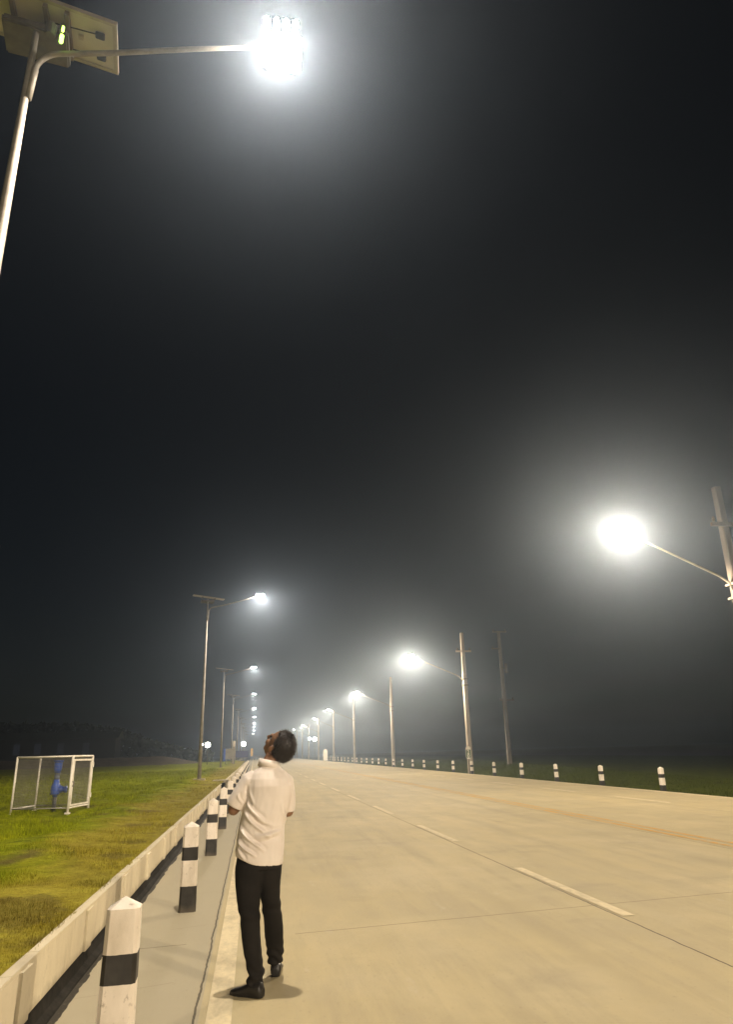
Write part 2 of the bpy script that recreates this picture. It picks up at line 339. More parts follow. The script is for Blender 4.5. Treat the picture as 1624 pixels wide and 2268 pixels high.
def hl(x, y):   # height of the left verge
    e = min(1.0, max(0.0, (-1.29 - x) / 0.7))
    b = 0.405 - 0.02*e + 0.055*noise.noise(Vector((x*0.9, y*0.7, 0)))*e + 0.022*noise.noise(Vector((x*2.7, y*2.2, 5)))*e
    b += 0.07*noise.noise(Vector((x*0.25, y*0.13, 9)))*e
    b += 0.10*math.exp(-((x + 2.75)/0.75)**2)*(0.7 + 0.6*noise.noise(Vector((0, y*0.35, 4))))
    if y > 40: b += 0.006*(y-40)*min(1, (y-40)/60.0)*(0.35 if x > -12 else 0.15)
    return b
def gridmesh(name, xs, ys, f, m, kind='structure'):
    nx, ny = len(xs), len(ys); co = np.array([(x, y, f(x, y)) for y in ys for x in xs], dtype=np.float32)
    idx = np.arange(nx*ny).reshape(ny, nx)
    q = np.stack([idx[:-1,:-1], idx[:-1,1:], idx[1:,1:], idx[1:,:-1]], -1).reshape(-1, 4)
    me = bpy.data.meshes.new(name); me.from_pydata(co.tolist(), [], q.tolist()); me.materials.append(m)
    me.polygons.foreach_set('use_smooth', [True]*len(me.polygons)); o = bpy.data.objects.new(name, me); C.objects.link(o)
    return tag(o, kind=kind)
xs = list(-1.29 - np.concatenate([np.arange(0, 6, 0.14), np.arange(6, 20, 0.6), np.arange(20, 90, 3)]))[::-1]
ys = list(np.concatenate([np.arange(-6, 2, 1.0), np.arange(2, 25, 0.18), np.arange(25, 60, 0.7), np.arange(60, 122, 2.5)]))
gridmesh('grass_verge', xs, ys, hl, M['grass'])
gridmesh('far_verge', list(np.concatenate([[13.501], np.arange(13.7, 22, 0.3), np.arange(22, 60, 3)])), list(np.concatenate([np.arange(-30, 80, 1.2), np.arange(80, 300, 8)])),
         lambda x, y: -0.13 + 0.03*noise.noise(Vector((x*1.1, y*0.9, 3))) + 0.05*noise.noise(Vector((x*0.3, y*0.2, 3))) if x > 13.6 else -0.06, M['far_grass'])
# earth bank at the far side of the left field
def bank(x, y):
    t = max(0.0, 1 - abs(y - 112)/9.0); t = t*t*(3-2*t); e = min(1, max(0, (-7.0 - x)/6.0))
    return 0.42 + (1.15 + 0.2*noise.noise(Vector((x*0.12, y*0.1, 1))) + 0.12*noise.noise(Vector((x*0.6, y*0.5, 1))))*t*e
gridmesh('earth_bank', list(np.arange(-120, -6, 1.0)), list(np.arange(101, 124, 1.0)), bank, M['dirt'])

# grass blades, denser nearby: nobody could count them
def blades(name, pts, hs, m, label):
    n = len(pts); ang = rng.uniform(0, 2*np.pi, n); wd = rng.uniform(0.5, 1.0, n)*hs*0.12
    lean = rng.uniform(0.1, 0.7, n)*hs; la = rng.uniform(0, 2*np.pi, n)
    dx = np.cos(ang)*wd; dy = np.sin(ang)*wd
    v = np.empty((n, 3, 3), np.float32)
    v[:,0] = pts - np.stack([dx, dy, np.full(n, .005)], 1); v[:,1] = pts + np.stack([dx, dy, np.full(n, -.005)], 1)
    v[:,2] = pts + np.stack([np.cos(la)*lean, np.sin(la)*lean, hs], 1)
    me = bpy.data.meshes.new(name); me.vertices.add(n*3); me.vertices.foreach_set('co', v.ravel())
    me.loops.add(n*3); me.loops.foreach_set('vertex_index', np.arange(n*3)); me.polygons.add(n)
    me.polygons.foreach_set('loop_start', np.arange(0, n*3, 3)); me.polygons.foreach_set('loop_total', np.full(n, 3))
    me.update(); me.validate(); me.materials.append(m)
    o = bpy.data.objects.new(name, me); C.objects.link(o); return tag(o, label, 'grass', kind='stuff')
def scatter(n, fx, ylo, yhi, fz, hlo, hhi, p=1.0):
    y = ylo*(yhi/ylo)**rng.uniform(0, 1, n)
    x = fx(y, rng.uniform(0, 1, n)); z = np.array([fz(a, b) for a, b in zip(x, y)])
    h = rng.uniform(hlo, hhi, n)*(0.8 + 0.03*y)
    cl = np.array([noise.noise(Vector((a*1.4, b*1.1, 2.0))) for a, b in zip(x, y)])
    h *= np.clip(0.75 + 1.2*cl, 0.25, 1.6)*np.where(x > -3.0, 0.62, 1.0) if p else 1
    return np.stack([x, y, z], 1), h
P1, H1 = scatter(240000, lambda y, u: -1.28 - u*(0.42*y + 0.9), 3.6, 60, hl, 0.018, 0.07)
blades('grass', P1, H1, M['blade'], 'short green and dry grass covering the raised verge behind the low wall')
P2, H2 = scatter(30000, lambda y, u: 13.62 + u*(0.15*y + 3), 16, 110, lambda x, y: -0.13, 0.03, 0.07, 0)
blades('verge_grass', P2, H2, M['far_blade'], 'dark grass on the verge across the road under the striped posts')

# ------------------------------------------------------------------ low wall on the left
wall = tag(empty('retaining_wall', (-1.25, 4, 0)), 'low weathered concrete plank wall with black foot holding back the grass', 'wall')
def rel(bm, base):
    for v in bm.verts: v.co -= Vector(base)
WB = (-1.25, 4, 0)
def wpart(name, bm, m): rel(bm, WB); return build(name, bm, m, wall)
segs = [(-12.0, 30.6), (34.4, 150.0)]
bm = bmesh.new()
for a, b in segs: box(bm, -1.32, -1.262, a, b, -0.25, 0.397)
wpart('core', bm, M['core'])
pn = 0; y = 1.6
while y < 60:
    if 30.6 - 1.7 < y < 34.4: y = 34.4
    L = 1.64 if y + 1.64 < 30.6 or y > 31 else 30.6 - y
    jit = random.uniform(-0.006, 0.006)
    bm = bmesh.new(); pw = random.choice((0.2, 0.26, 0.34, 0.16))
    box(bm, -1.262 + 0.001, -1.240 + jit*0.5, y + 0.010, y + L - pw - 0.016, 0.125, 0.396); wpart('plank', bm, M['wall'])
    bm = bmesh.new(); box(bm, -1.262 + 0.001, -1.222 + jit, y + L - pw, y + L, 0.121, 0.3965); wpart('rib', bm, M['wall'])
    y += L
bm = bmesh.new()
for a, b in ((60, 150),): box(bm, -1.261, -1.243, a, b, 0.125, 0.40)
wpart('far_planks', bm, M['wall'])
bm = bmesh.new()
for a, b in segs:
    n_ = max(1, int((b-a)/0.5)); pts = []
    for i in range(n_):
        y0 = a + (b-a)*i/n_; y1 = a + (b-a)*(i+1)/n_
        j = random.uniform(-0.006, 0.006); box(bm, -1.31 + j, -1.2415, y0 + 0.001, y1 - 0.001, 0.398, 0.416 + j*0.6)
wpart('coping', bm, M['wall'])
bm = bmesh.new()
for a, b in segs:
    # black coated foot with a splayed toe
    n_ = int((b-a)/0.6)
    pr = []
    for i in range(n_+1):
        yy = a + (b-a)*i/n_; j = 0.008*noise.noise(Vector((yy*1.7, 0, 0)))
        pr.append([bm.verts.new(p) for p in ((-1.27, yy, 0.121), (-1.252 + j, yy, 0.119), (-1.236 + j, yy, 0.035 + j), (-1.195 + 2*j, yy, 0.012), (-1.185 + 2*j, yy, -0.02), (-1.27, yy, -0.02))])
    for r0, r1 in zip(pr, pr[1:]):
        for k in range(6): bm.faces.new((r0[k], r0[(k+1) % 6], r1[(k+1) % 6], r1[k]))
wpart('black_foot', bm, M['bitumen'])
# drain inlet in the gap of the wall
t = tag(empty('drain_inlet', (-1.45, 34.2, 0)), 'grey concrete drain box with a black opening in the gap of the low wall', 'drain')
bm = bmesh.new(); box(bm, -0.36, 0.34, -0.05, 0.9, 0.33, 0.44); build('cover_slab', bm, M['coping'], t)
for a, b in ((-0.33, -0.25), (0.24, 0.32)):
    bm = bmesh.new(); box(bm, a, b, -0.03, 0.8, -0.25, 0.329); build('side_wall', bm, M['wall'], t)
bm = bmesh.new(); box(bm, -0.249, 0.239, 0.3, 0.8, -0.25, 0.328); build('opening', bm, M['dark_hole'], t)

# ------------------------------------------------------------------ striped guide posts
def post_mesh(seed=0):
    bm = bmesh.new(); h, r, ch = 0.785, 0.081, 0.020
    def ring(z, s=1.0):
        a = r*s; c = ch*s
        return [(-a+c,-a,z),(a-c,-a,z),(a,-a+c,z),(a,a-c,z),(a-c,a,z),(-a+c,a,z),(-a,a-c,z),(-a,-a+c,z)]
    zs = [(-0.3, 1.06), (0.0, 1.06), (0.24, 1.03), (0.48, 1.0), (0.605, 0.985), (0.797, 0.965)]
    rings = [ring(z, s) for z, s in zs]
    for i in range(8): pass
    R_ = [[bm.verts.new(p) for p in rr] for rr in rings]
    for a, b in zip(R_, R_[1:]):
        for k in range(8): bm.faces.new((a[k], a[(k+1) % 8], b[(k+1) % 8], b[k]))
    apex = bm.verts.new((0.0, 0, 0.845))
    for k in range(8): bm.faces.new((R_[-1][k], R_[-1][(k+1) % 8], apex))
    bm.faces.new(R_[0][::-1])
    sharp = [e for e in bm.edges]
    bmesh.ops.bevel(bm, geom=[e for e in bm.edges if e.calc_length() > 0.09 and abs(e.verts[0].co.z - e.verts[1].co.z) > 0.05], offset=0.003, segments=1, affect='EDGES')
    for v in bm.verts:
        if v.co.z > -0.1 and v.co.z < 0.84: v.co += Vector((noise.noise(v.co*30), noise.noise(v.co*30 + Vector((9,0,0))), 0))*0.0025
    me = bpy.data.meshes.new('guide_post'); bm.normal_update(); bm.to_mesh(me); bm.free(); me.materials.append(M['post']); return me
pm = post_mesh()
ORD = ['first','second','third','fourth','fifth','sixth','seventh','eighth','ninth','tenth','eleventh','twelfth','thirteenth','fourteenth','fifteenth','sixteenth',
       'seventeenth','eighteenth','nineteenth','twentieth','twenty-first','twenty-second','twenty-third','twenty-fourth','twenty-fifth','twenty-sixth','twenty-seventh','twenty-eighth','twenty-ninth','thirtieth','thirty-first','thirty-second']
def gpost(x, y, z, rz, label, group):
    o = bpy.data.objects.new('guide_post', pm); C.objects.link(o); o.location = (x, y, z)
    o.rotation_euler = (R(random.uniform(-1.6, 1.6)), R(random.uniform(-1.3, 1.3)), rz); tag(o, label, 'guide post', group)
LL = ['chipped striped post in the left foreground, its foot cut off by the frame',
      'black and white striped post on the shoulder, second from the camera',
      'black and white striped post on the shoulder, third from the camera',
      'black and white striped post just left of the person\'s elbow, fourth from the camera']
for k in range(22):
    y = 4.05 + 4.22*k
    lab = LL[k] if k < 4 else '%s black and white striped post along the low left wall' % ORD[k]
    gpost(-0.635 - (0.0 if k else -0.018), y, 0, R((3, 2, -3, 1)[k] if k < 4 else random.uniform(-4, 4)), lab, 'striped guide posts on the left shoulder')
for k in range(28):
    y = 24.27 + 4.56*k
    lab = ('largest striped post across the road, rightmost in the grass' if k == 0 else '%s striped post from the right along the far road edge' % ORD[k])
    gpost(14.2, y, -0.12, random.uniform(-0.2, 0.2), lab, 'striped guide posts along the far verge')

# ------------------------------------------------------------------ lamps
def lamp_light(parent, loc, power, radius=0.10, col=LAMP_COL_W, low=0.22, hi=0.30, tilt=0):
    L = bpy.data.lights.new('lamp_light', 'POINT'); L.energy = power; L.color = col; L.shadow_soft_size = radius
    L.use_nodes = True; t = L.node_tree; e = t.nodes['Emission']
    tc = t.nodes.new('ShaderNodeTexCoord'); sx = t.nodes.new('ShaderNodeSeparateXYZ'); t.links.new(tc.outputs['Normal'], sx.inputs[0])
    p = t.nodes.new('ShaderNodeMath'); p.operation = 'POWER'; a = t.nodes.new('ShaderNodeMath'); a.operation = 'MULTIPLY'; a.use_clamp = True; a.inputs[1].default_value = SGN
    t.links.new(sx.outputs[2], a.inputs[0]); t.links.new(a.outputs[0], p.inputs[0]); p.inputs[1].default_value = 2.2
    q = t.nodes.new('ShaderNodeMath'); q.operation = 'ADD'; t.links.new(p.outputs[0], q.inputs[0]); q.inputs[1].default_value = 0.16
    d = t.nodes.new('ShaderNodeMath'); d.operation = 'DIVIDE'; d.inputs[0].default_value = 0.8; t.links.new(q.outputs[0], d.inputs[1])
    k = t.nodes.new('ShaderNodeMapRange'); k.interpolation_type = 'SMOOTHSTEP'; t.links.new(a.outputs[0], k.inputs[0])
    k.inputs[1].default_value = 0.04; k.inputs[2].default_value = hi; k.inputs[3].default_value = low; k.inputs[4].default_value = 1.0
    u = t.nodes.new('ShaderNodeMath'); u.operation = 'MULTIPLY'; t.links.new(d.outputs[0], u.inputs[0]); t.links.new(k.outputs[0], u.inputs[1])
    t.links.new(u.outputs[0], e.inputs['Strength'])
    o = bpy.data.objects.new('lamp_light', L); C.objects.link(o); o.location = loc; o.parent = parent; o.rotation_euler = (0, R(tilt), 0)
    return o

def lamp_head(parent, x, y, z, led):
    """flat LED luminaire, lens down, four module bars at its near end"""
    bm = bmesh.new(); box(bm, x-0.225, x+0.225, y-0.12, y+0.30, z+0.03, z+0.12)
    bmesh.ops.bevel(bm, geom=list(bm.edges), offset=0.025, segments=2, affect='EDGES'); h = build('lamp_housing', bm, M['galv_dark'], parent)
    bm = bmesh.new(); box(bm, x-0.21, x+0.21, y-0.10, y+0.28, z-0.01, z+0.028)
    bmesh.ops.bevel(bm, geom=[e for e in bm.edges if abs(e.verts[0].co.z-e.verts[1].co.z) > 0.01], offset=0.05, segments=4, affect='EDGES')
    build('led_panel', bm, led, h)
    for k in range(4):
        bm = bmesh.new(); xx = x - 0.178 + 0.104*k
        tube(bm, [(xx, y-0.14, z+0.02), (xx, y-0.30, z+0.02), (xx, y-0.325, z+0.02)], [0.031, 0.029, 0.015], 10); build('led_bar', bm, led, h, True)

def left_lamp(yp, xp, xl, label, near=False, light=True, power=1.0):
    gz = hl(xp, yp) - 0.03 if yp < 120 else 0.6
    t = tag(empty('street_lamp', (xp, yp, gz)), label, 'street lamp', 'solar street lamps along the left verge')
    g = -gz
    bm = bmesh.new(); box(bm, -0.26, 0.26, -0.26, 0.26, -0.3, 0.07 if yp > 20 else 0.05); build('footing', bm, M['coping'], t)
    bm = bmesh.new(); tube(bm, [(0, 0, 0.0), (0, 0, 4.0+g), (0, 0, 8.15+g), (0, 0, 8.78+g)], [0.088, 0.066, 0.034, 0.028], 16); build('pole', bm, M['galv'], t, True)
    bm = bmesh.new(); pts = [(0.03, 0.0, 7.75+g)]
    xe = xl - xp
    for a in range(0, 8):
        th = a/7*R(80); pts.append((0.05 + 0.24*(1-math.cos(th)), 0, 8.12 + 0.26*math.sin(th) + g + 0.02*a/7))
    pts += [(0.05+0.24+0.45, 0.0, 8.49+g), (xe*0.62, 0.02, 8.72+g), (xe - 0.19, 0.08, 8.965+g)]
    tube(bm, pts, [0.036]*2 + [0.028]*(len(pts)-4) + [0.026, 0.022], 14); build('arm', bm, M['galv'], t, True)
    # solar panel, seen from underneath
    pr = Matrix.Translation((0.02, 0.08, 8.90+g)) @ Matrix.Rotation(R(10), 4, 'Z') @ Matrix.Rotation(R(6), 4, 'Y') @ Matrix.Rotation(R(8), 4, 'X')
    bm = bmesh.new(); box(bm, -0.745, 0.745, -0.325, 0.325, 0.0, 0.008, pr); sp = build('solar_panel', bm, M['backsheet'], t)
    bm = bmesh.new(); box(bm, -0.745, 0.745, -0.325, 0.325, 0.0085, 0.014, pr); build('solar_cells', bm, M['glass_pv'], sp)
    bm = bmesh.new()
    for a in ((-0.76, 0.76, -0.34, -0.326), (-0.76, 0.76, 0.326, 0.34), (-0.76, -0.746, -0.326, 0.326), (0.746, 0.76, -0.326, 0.326)): box(bm, *a, -0.022, 0.02, pr)
    if near:
        for a in ((-0.76, 0.76, -0.325, -0.30), (-0.76, 0.76, 0.30, 0.325), (0.715, 0.745, -0.30, 0.30)): box(bm, *a, -0.020, -0.012, pr)
    build('frame', bm, M['alu'], sp)
    for xx in ((-0.55, -0.27, 0.06, 0.27) if near else (-0.3, 0.3)):
        bm = bmesh.new(); box(bm, xx-0.022, xx+0.022, -0.30, 0.30, -0.075, -0.024, pr); build('mounting_rail', bm, M['rail'], sp)
    bx = Matrix.Translation((0.02, 0.10, 8.72+g)) @ Matrix.Rotation(R(10), 4, 'Z')
    bm = bmesh.new(); box(bm, -0.36, 0.27, -0.16, 0.24, -0.07, 0.03, bx)
    bmesh.ops.bevel(bm, geom=list(bm.edges), offset=0.02, segments=2, affect='EDGES'); bb = build('battery_box', bm, M['galv_dark'], t)
    if near:
        for yy in (-0.13, 0.16):
            bm = bmesh.new(); tube(bm, [pr @ Vector((0.12, yy+0.02, -0.05)), pr @ Vector((0.35, yy, -0.04)), pr @ Vector((0.56, yy-0.01, -0.03))], 0.007, 6); cb = build('cable', bm, M['black_plastic'], sp)
            bm = bmesh.new(); box(bm, 0.54, 0.635, yy-0.045, yy+0.03, -0.055, -0.012, pr); bmesh.ops.bevel(bm, geom=list(bm.edges), offset=0.01, segments=1, affect='EDGES'); build('connector', bm, M['black_plastic'], cb)
        bm = bmesh.new(); box(bm, 0.36, 0.41, -0.05, 0.0, -0.04, -0.010, pr); build('junction_tab', bm, M['alu'], sp)
        for dx, dy, dz, s in ((0.30, -0.12, 8.46, 0.024), (0.30, -0.12, 8.60, 0.016)):
            bm = bmesh.new(); tube(bm, [(dx, dy, dz-0.045*s/0.024+g), (dx, dy, dz+0.05*s/0.024+g)], s*0.8, 10); build('indicator_light', bm, M['led_green'], bb)
        bm = bmesh.new(); tube(bm, [(0.27, -0.10, 8.40+g), (0.27, -0.08, 8.70+g)], 0.02, 8); tube(bm, [(0.17, -0.09, 8.52+g), (0.17, -0.09, 8.66+g)], [0.05, 0.06], 12); build('controller', bm, M['galv_dark'], bb)
    lamp_head(t, xe, 0.10, 9.0+g, M['led'])
    if light: lamp_light(t, (xe, 0.12, 8.93+g), LP*power, 0.05, col=(0.98, 0.85, 0.70), low=0.015, hi=0.68, tilt=-14)
    return t
LP = 3250
LX = [(5.65, -2.43, 0.115), (34.6, -2.43, 0.13), (65.4, -2.83, -0.2), (95.2, -2.83, -0.14), (125.7, -2.83, -0.12), (155.6, -2.83, -0.02), (185.0, -2.83, -0.1), (213.0, -2.83, -0.2), (245, -2.83, -0.2), (283, -2.83, -0.35)]
LAB = ['nearest solar street lamp, its panel seen from below at the top left corner', 'second solar street lamp on the left, full pole and edge-on panel in view']
for i, (yp, xp, xl) in enumerate(LX):
    left_lamp(yp, xp, xl, LAB[i] if i < 2 else '%s lamp counted away from the camera in the left row of solar street lamps' % ORD[i], near=(i == 0), light=(i < 8), power=1.0)
left_lamp(-24.3, -2.43, 0.12, 'solar street lamp of the left row standing behind the camera', power=1.4)

def right_lamp(yp, xp, xl, label, cross=False, light=True, power=1.0, low=0.05, hi=0.30):
    t = tag(empty('street_lamp', (xp, yp, -0.13)), label, 'street lamp', 'pole-mounted street lamps across the road'); g = 0.13
    bm = bmesh.new(); H = 9.4
    rings = []
    for z, s in ((-0.3, 0.17), (2, 0.16), (6, 0.135), (H, 0.11)):
        c = s*0.25; rings.append([(-s+c,-s,z),(s-c,-s,z),(s,-s+c,z),(s,s-c,z),(s-c,s,z),(-s+c,s,z),(-s,s-c,z),(-s,-s+c,z)])
    loft(bm, rings); build('pole', bm, M['pole_dimmed'] if i == 0 else M['pole_conc'], t)
    bm = bmesh.new(); tube(bm, [(-0.02, -0.02, 5.75+g), (-0.22, -0.03, 6.12+g), (-0.5, -0.03, 6.32+g), (xl-xp+0.9, -0.03, 7.28+g), (xl-xp+0.2, 0.0, 7.62+g)], [0.045, 0.042, 0.034, 0.030, 0.028], 12); build('arm', bm, M['galv'], t, True)
    for zz in (5.62, 6.04):
        bm = bmesh.new(); box(bm, -0.2, 0.2, -0.2, 0.2, zz+g, zz+0.07+g); build('bracket', bm, M['galv_dark'], t)
    if cross:
        bm = bmesh.new(); box(bm, -0.55, 0.55, -0.24, -0.14, 7.9+g, 8.02+g); ca = build('crossarm', bm, M['pole_dimmed'] if i == 0 else M['pole_conc'], t)
        for s in (-0.45, 0.45):
            bm = bmesh.new(); tube(bm, [(s, -0.19, 8.02+g), (s, -0.19, 8.06+g), (s, -0.19, 8.1+g), (s, -0.19, 8.2+g)], [0.05, 0.03, 0.055, 0.03], 10); build('insulator', bm, M['galv_dark'], ca)
    lamp_head(t, xl-xp, 0.0, 7.68+g, M['led_warm'])
    if light: lamp_light(t, (xl-xp, 0.06, 7.60+g), RP*power, 0.06, low=low, hi=hi, tilt=10)
RP = 3150
RX = [(19.0, 14.55, 11.07), (47.8, 14.35, 10.6), (78.1, 14.9, 11.03), (110.5, 15.12, 11.2), (139.6, 15.1, 11.4), (173, 15.1, 11.4), (205, 15.1, 10.9), (232, 15.1, 10.7), (262, 15.1, 10.7)]
RLAB = ['nearest right-hand street lamp, arm rising from a pole beyond the right edge', 'concrete street lamp pole with a crossarm and the number plate at its foot',
        'third right-hand street lamp, slim pole with long arm between the second and the far cluster']
for i, (yp, xp, xl) in enumerate(RX):
    right_lamp(yp, xp, xl, RLAB[i] if i < 3 else '%s lamp counted away from the camera in the right row of street lamps' % ORD[i], cross=(i in (0, 1)), light=(i < 6), low=(0.05 if i < 1 else 0.16), hi=(0.34 if i == 0 else 0.26))
right_lamp(-10.6, 14.5, 11.05, 'street lamp of the right row just behind the camera', power=1.4)
right_lamp(-40.0, 14.5, 11.05, 'street lamp of the right row far behind the camera')

# utility pole without a lamp
t = tag(empty('utility_pole', (25.94, 72.5, -0.2)), 'tall dim utility pole with crossarms and a hanging box, standing in the dark field', 'utility pole')
bm = bmesh.new(); rings = []
for z, s in ((-0.2, 0.2), (6, 0.17), (13.6, 0.13)):
    rings.append([(-s, -s, z), (s, -s, z), (s, s, z), (-s, s, z)])
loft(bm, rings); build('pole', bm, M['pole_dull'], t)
for z, x0, x1 in ((13.5, -0.75, 0.8), (11.7, -1.0, 0.1), (6.35, -0.55, 0.95)):
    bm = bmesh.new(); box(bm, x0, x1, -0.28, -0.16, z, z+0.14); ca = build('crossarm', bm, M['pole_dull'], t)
    for s in (x0+0.12, x1-0.12):
        bm = bmesh.new(); tube(bm, [(s, -0.22, z+0.14), (s, -0.22, z+0.2), (s, -0.22, z+0.34)], [0.04, 0.07, 0.04], 8); build('insulator', bm, M['galv_dark'], ca)
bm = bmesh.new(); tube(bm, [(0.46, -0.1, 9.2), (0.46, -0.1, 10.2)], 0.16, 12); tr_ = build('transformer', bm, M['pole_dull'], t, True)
bm = bmesh.new(); box(bm, 0.12, 0.36, -0.13, -0.07, 9.65, 9.75); build('bracket', bm, M['galv_dark'], tr_)

# number plate on a short stake
t = tag(empty('number_plate', (13.42, 45.0, -0.1)), 'green rounded plate reading 2 over 0 in front of a concrete lamp pole', 'sign')
bm = bmesh.new(); box(bm, -0.03, 0.03, 0.012, 0.05, -0.4, 1.7); build('stake', bm, M['galv_dark'], t)
bm = bmesh.new(); box(bm, -0.165, 0.165, -0.01, 0.01, 0.98, 1.75); bmesh.ops.bevel(bm, geom=[e for e in bm.edges if abs(e.verts[0].co.y-e.verts[1].co.y) > 0.01], offset=0.07, segments=3, affect='EDGES'); pl = build('plate', bm, M['white_paint'], t)
mg = mottled('sign_green', (0.03, 0.07, 0.015), (0.05, 0.10, 0.02), 5, 0.5)
bm = bmesh.new(); box(bm, -0.15, 0.15, -0.014, -0.011, 1.06, 1.54); build('green_field', bm, mg, pl)
def text(s, size, loc, m, parent, rot=(math.pi/2, 0, 0)):
    cu = bpy.data.curves.new('t', 'FONT'); cu.body = s; cu.size = size; cu.align_x = 'CENTER'; cu.extrude = 0.002; cu.offset = 0.009
    o = bpy.data.objects.new('t', cu); C.objects.link(o); dg = bpy.context.evaluated_depsgraph_get(); dg.update()
    me = bpy.data.meshes.new_from_object(o.evaluated_get(dg), depsgraph=dg); bpy.data.objects.remove(o)
    r = bpy.data.objects.new('numeral', me); C.objects.link(r); me.materials.clear(); me.materials.append(m); r.location = loc; r.rotation_euler = rot; r.parent = parent
text('2', 0.30, (0, -0.018, 1.30), M['white_paint'], pl); text('0', 0.30, (0, -0.018, 1.075), M['white_paint'], pl)

# white round-topped marker stone far down the right verge
t = tag(empty('kilometre_stone', (13.9, 144, -0.1)), 'white round-topped stone standing above the far striped posts', 'milestone')
bm = bmesh.new(); pts = [(-0.42, 0.0), (-0.42, 1.8)] + [(-0.42*math.cos(a*math.pi/8), 1.8+0.42*math.sin(a*math.pi/8)) for a in range(1, 8)] + [(0.42, 1.8), (0.42, 0.0)]
f = [bm.verts.new((x, -0.12, z)) for x, z in pts]; b_ = [bm.verts.new((x, 0.12, z)) for x, z in pts]; bm.faces.new(f); bm.faces.new(b_[::-1])
for i in range(len(pts)): bm.faces.new((f[i], b_[i], b_[(i+1) % len(pts)], f[(i+1) % len(pts)]))
bmesh.ops.recalc_face_normals(bm, faces=bm.faces); build('stone', bm, M['white_paint'], t)
bm = bmesh.new(); box(bm, -0.6, 0.6, -0.3, 0.3, -0.2, 0.15); build('plinth', bm, M['coping'], t)

# small far floodlights
def flood(x, y, z, label, led, s=0.16, g0=0.4):
    t = tag(empty('floodlight', (x, y, g0)), label, 'floodlight')
    bm = bmesh.new(); tube(bm, [(0, 0.1, -0.3), (0, 0.1, z-g0)], 0.035, 8); build('post', bm, M['galv_dark'], t, True)
    bm = bmesh.new(); box(bm, -s, s, -0.03, 0.08, z-g0-s, z-g0+s); build('lamp_housing', bm, M['galv_dark'], t)
    bm = bmesh.new(); tube(bm, [(0, -0.09, z-g0), (0, -0.06, z-g0), (0, -0.032, z-g0)], [s*0.5, s*0.85, s*0.95], 14); build('lens', bm, led, t)
flood(-5.5, 90, 2.72, 'bright low floodlight just right of the second left lamp pole', M['led_warm'], 0.32)
flood(-6.2, 91, 2.80, 'small dim light hard against the second left lamp pole', M['led_warm'], 0.12)
flood(-1.95, 140, 3.4, 'bright low floodlight between the far left lamp poles', M['led_warm'], 0.42)
flood(14.35, 175, 4.6, 'bright low floodlight right of the person\'s head beyond the road', M['led_warm'], 0.42, -0.1)
flood(14.4, 192, 5.05, 'small round light left of the bright floodlight beyond the road', M['led_warm'], 0.3, -0.1)
flood(-46.0, 158, 2.0, 'tiny distant light in the dark above the valve cage', emit('far_lamp_dim', (0.9, 1, 0.9), 0.6), 0.22)

# boards and posts by the far left verge
t = tag(empty('sign_board', (-2.75, 88, 0.5)), 'pale grey board with a blue left edge on the far left verge', 'board')
bm = bmesh.new(); box(bm, -0.55, 0.62, -0.03, 0.03, 0.55, 1.72); build('panel', bm, mottled('grey_board', (0.20, 0.18, 0.15), (0.32, 0.29, 0.24), 2), t)
bm = bmesh.new(); box(bm, -0.78, -0.55, -0.06, 0.3, 0.35, 1.75); build('blue_edge', bm, M['blue'], t)
for s in (-0.5, 0.5):
    bm = bmesh.new(); tube(bm, [(s, 0.06, -0.3), (s, 0.06, 1.6)], 0.04, 8); build('leg', bm, M['galv_dark'], t)
t = tag(empty('blue_board', (-2.0, 120, 0.6)), 'dull blue low board behind the far left lamp poles', 'board')
bm = bmesh.new(); box(bm, -1.0, 1.1, -0.04, 0.04, 0.5, 1.5); build('panel', bm, mottled('dull_blue', (0.03, 0.03, 0.10), (0.06, 0.055, 0.15), 1.5), t)
for s in (-0.8, 0.9):
    bm = bmesh.new(); tube(bm, [(s, 0.08, -0.3), (s, 0.08, 1.4)], 0.05, 8); build('leg', bm, M['galv_dark'], t)
t = tag(empty('marker_pillar', (-2.36, 89, 0.5)), 'slim pale pillar with a white cap beside the third left lamp pole', 'pillar')
bm = bmesh.new(); box(bm, -0.13, 0.13, -0.13, 0.13, -0.2, 1.95); build('shaft', bm, M['pole_conc'], t)
bm = bmesh.new(); box(bm, -0.16, 0.16, -0.16, 0.16, 1.951, 2.6); bmesh.ops.bevel(bm, geom=list(bm.edges), offset=0.04, segments=2, affect='EDGES'); build('cap', bm, M['white_paint'], t)
t = tag(empty('warning_sign', (-0.55, 200, 0)), 'narrow yellow and orange warning sign at the far end of the road', 'sign')
my = mottled('sign_yellow', (0.55, 0.30, 0.03), (0.75, 0.45, 0.06), 2, 0.5)
bm = bmesh.new(); tube(bm, [(0, 0.06, 0), (0, 0.06, 3.0)], 0.05, 8); build('post', bm, M['galv_dark'], t)
bm = bmesh.new(); box(bm, -0.32, 0.32, -0.02, 0.02, 1.1, 2.5); pl = build('plate', bm, my, t)
bm = bmesh.new(); tube(bm, [(0, -0.03, 2.75), (0, 0.02, 2.75)], 0.36, 16); build('disc', bm, my, t)
for k in range(4): gpost(0.25 + 0.62*k, 205, 0.35, 0, '%s of the tiny striped posts in a row at the far end of the road' % ORD[k], 'tiny posts at the road end')

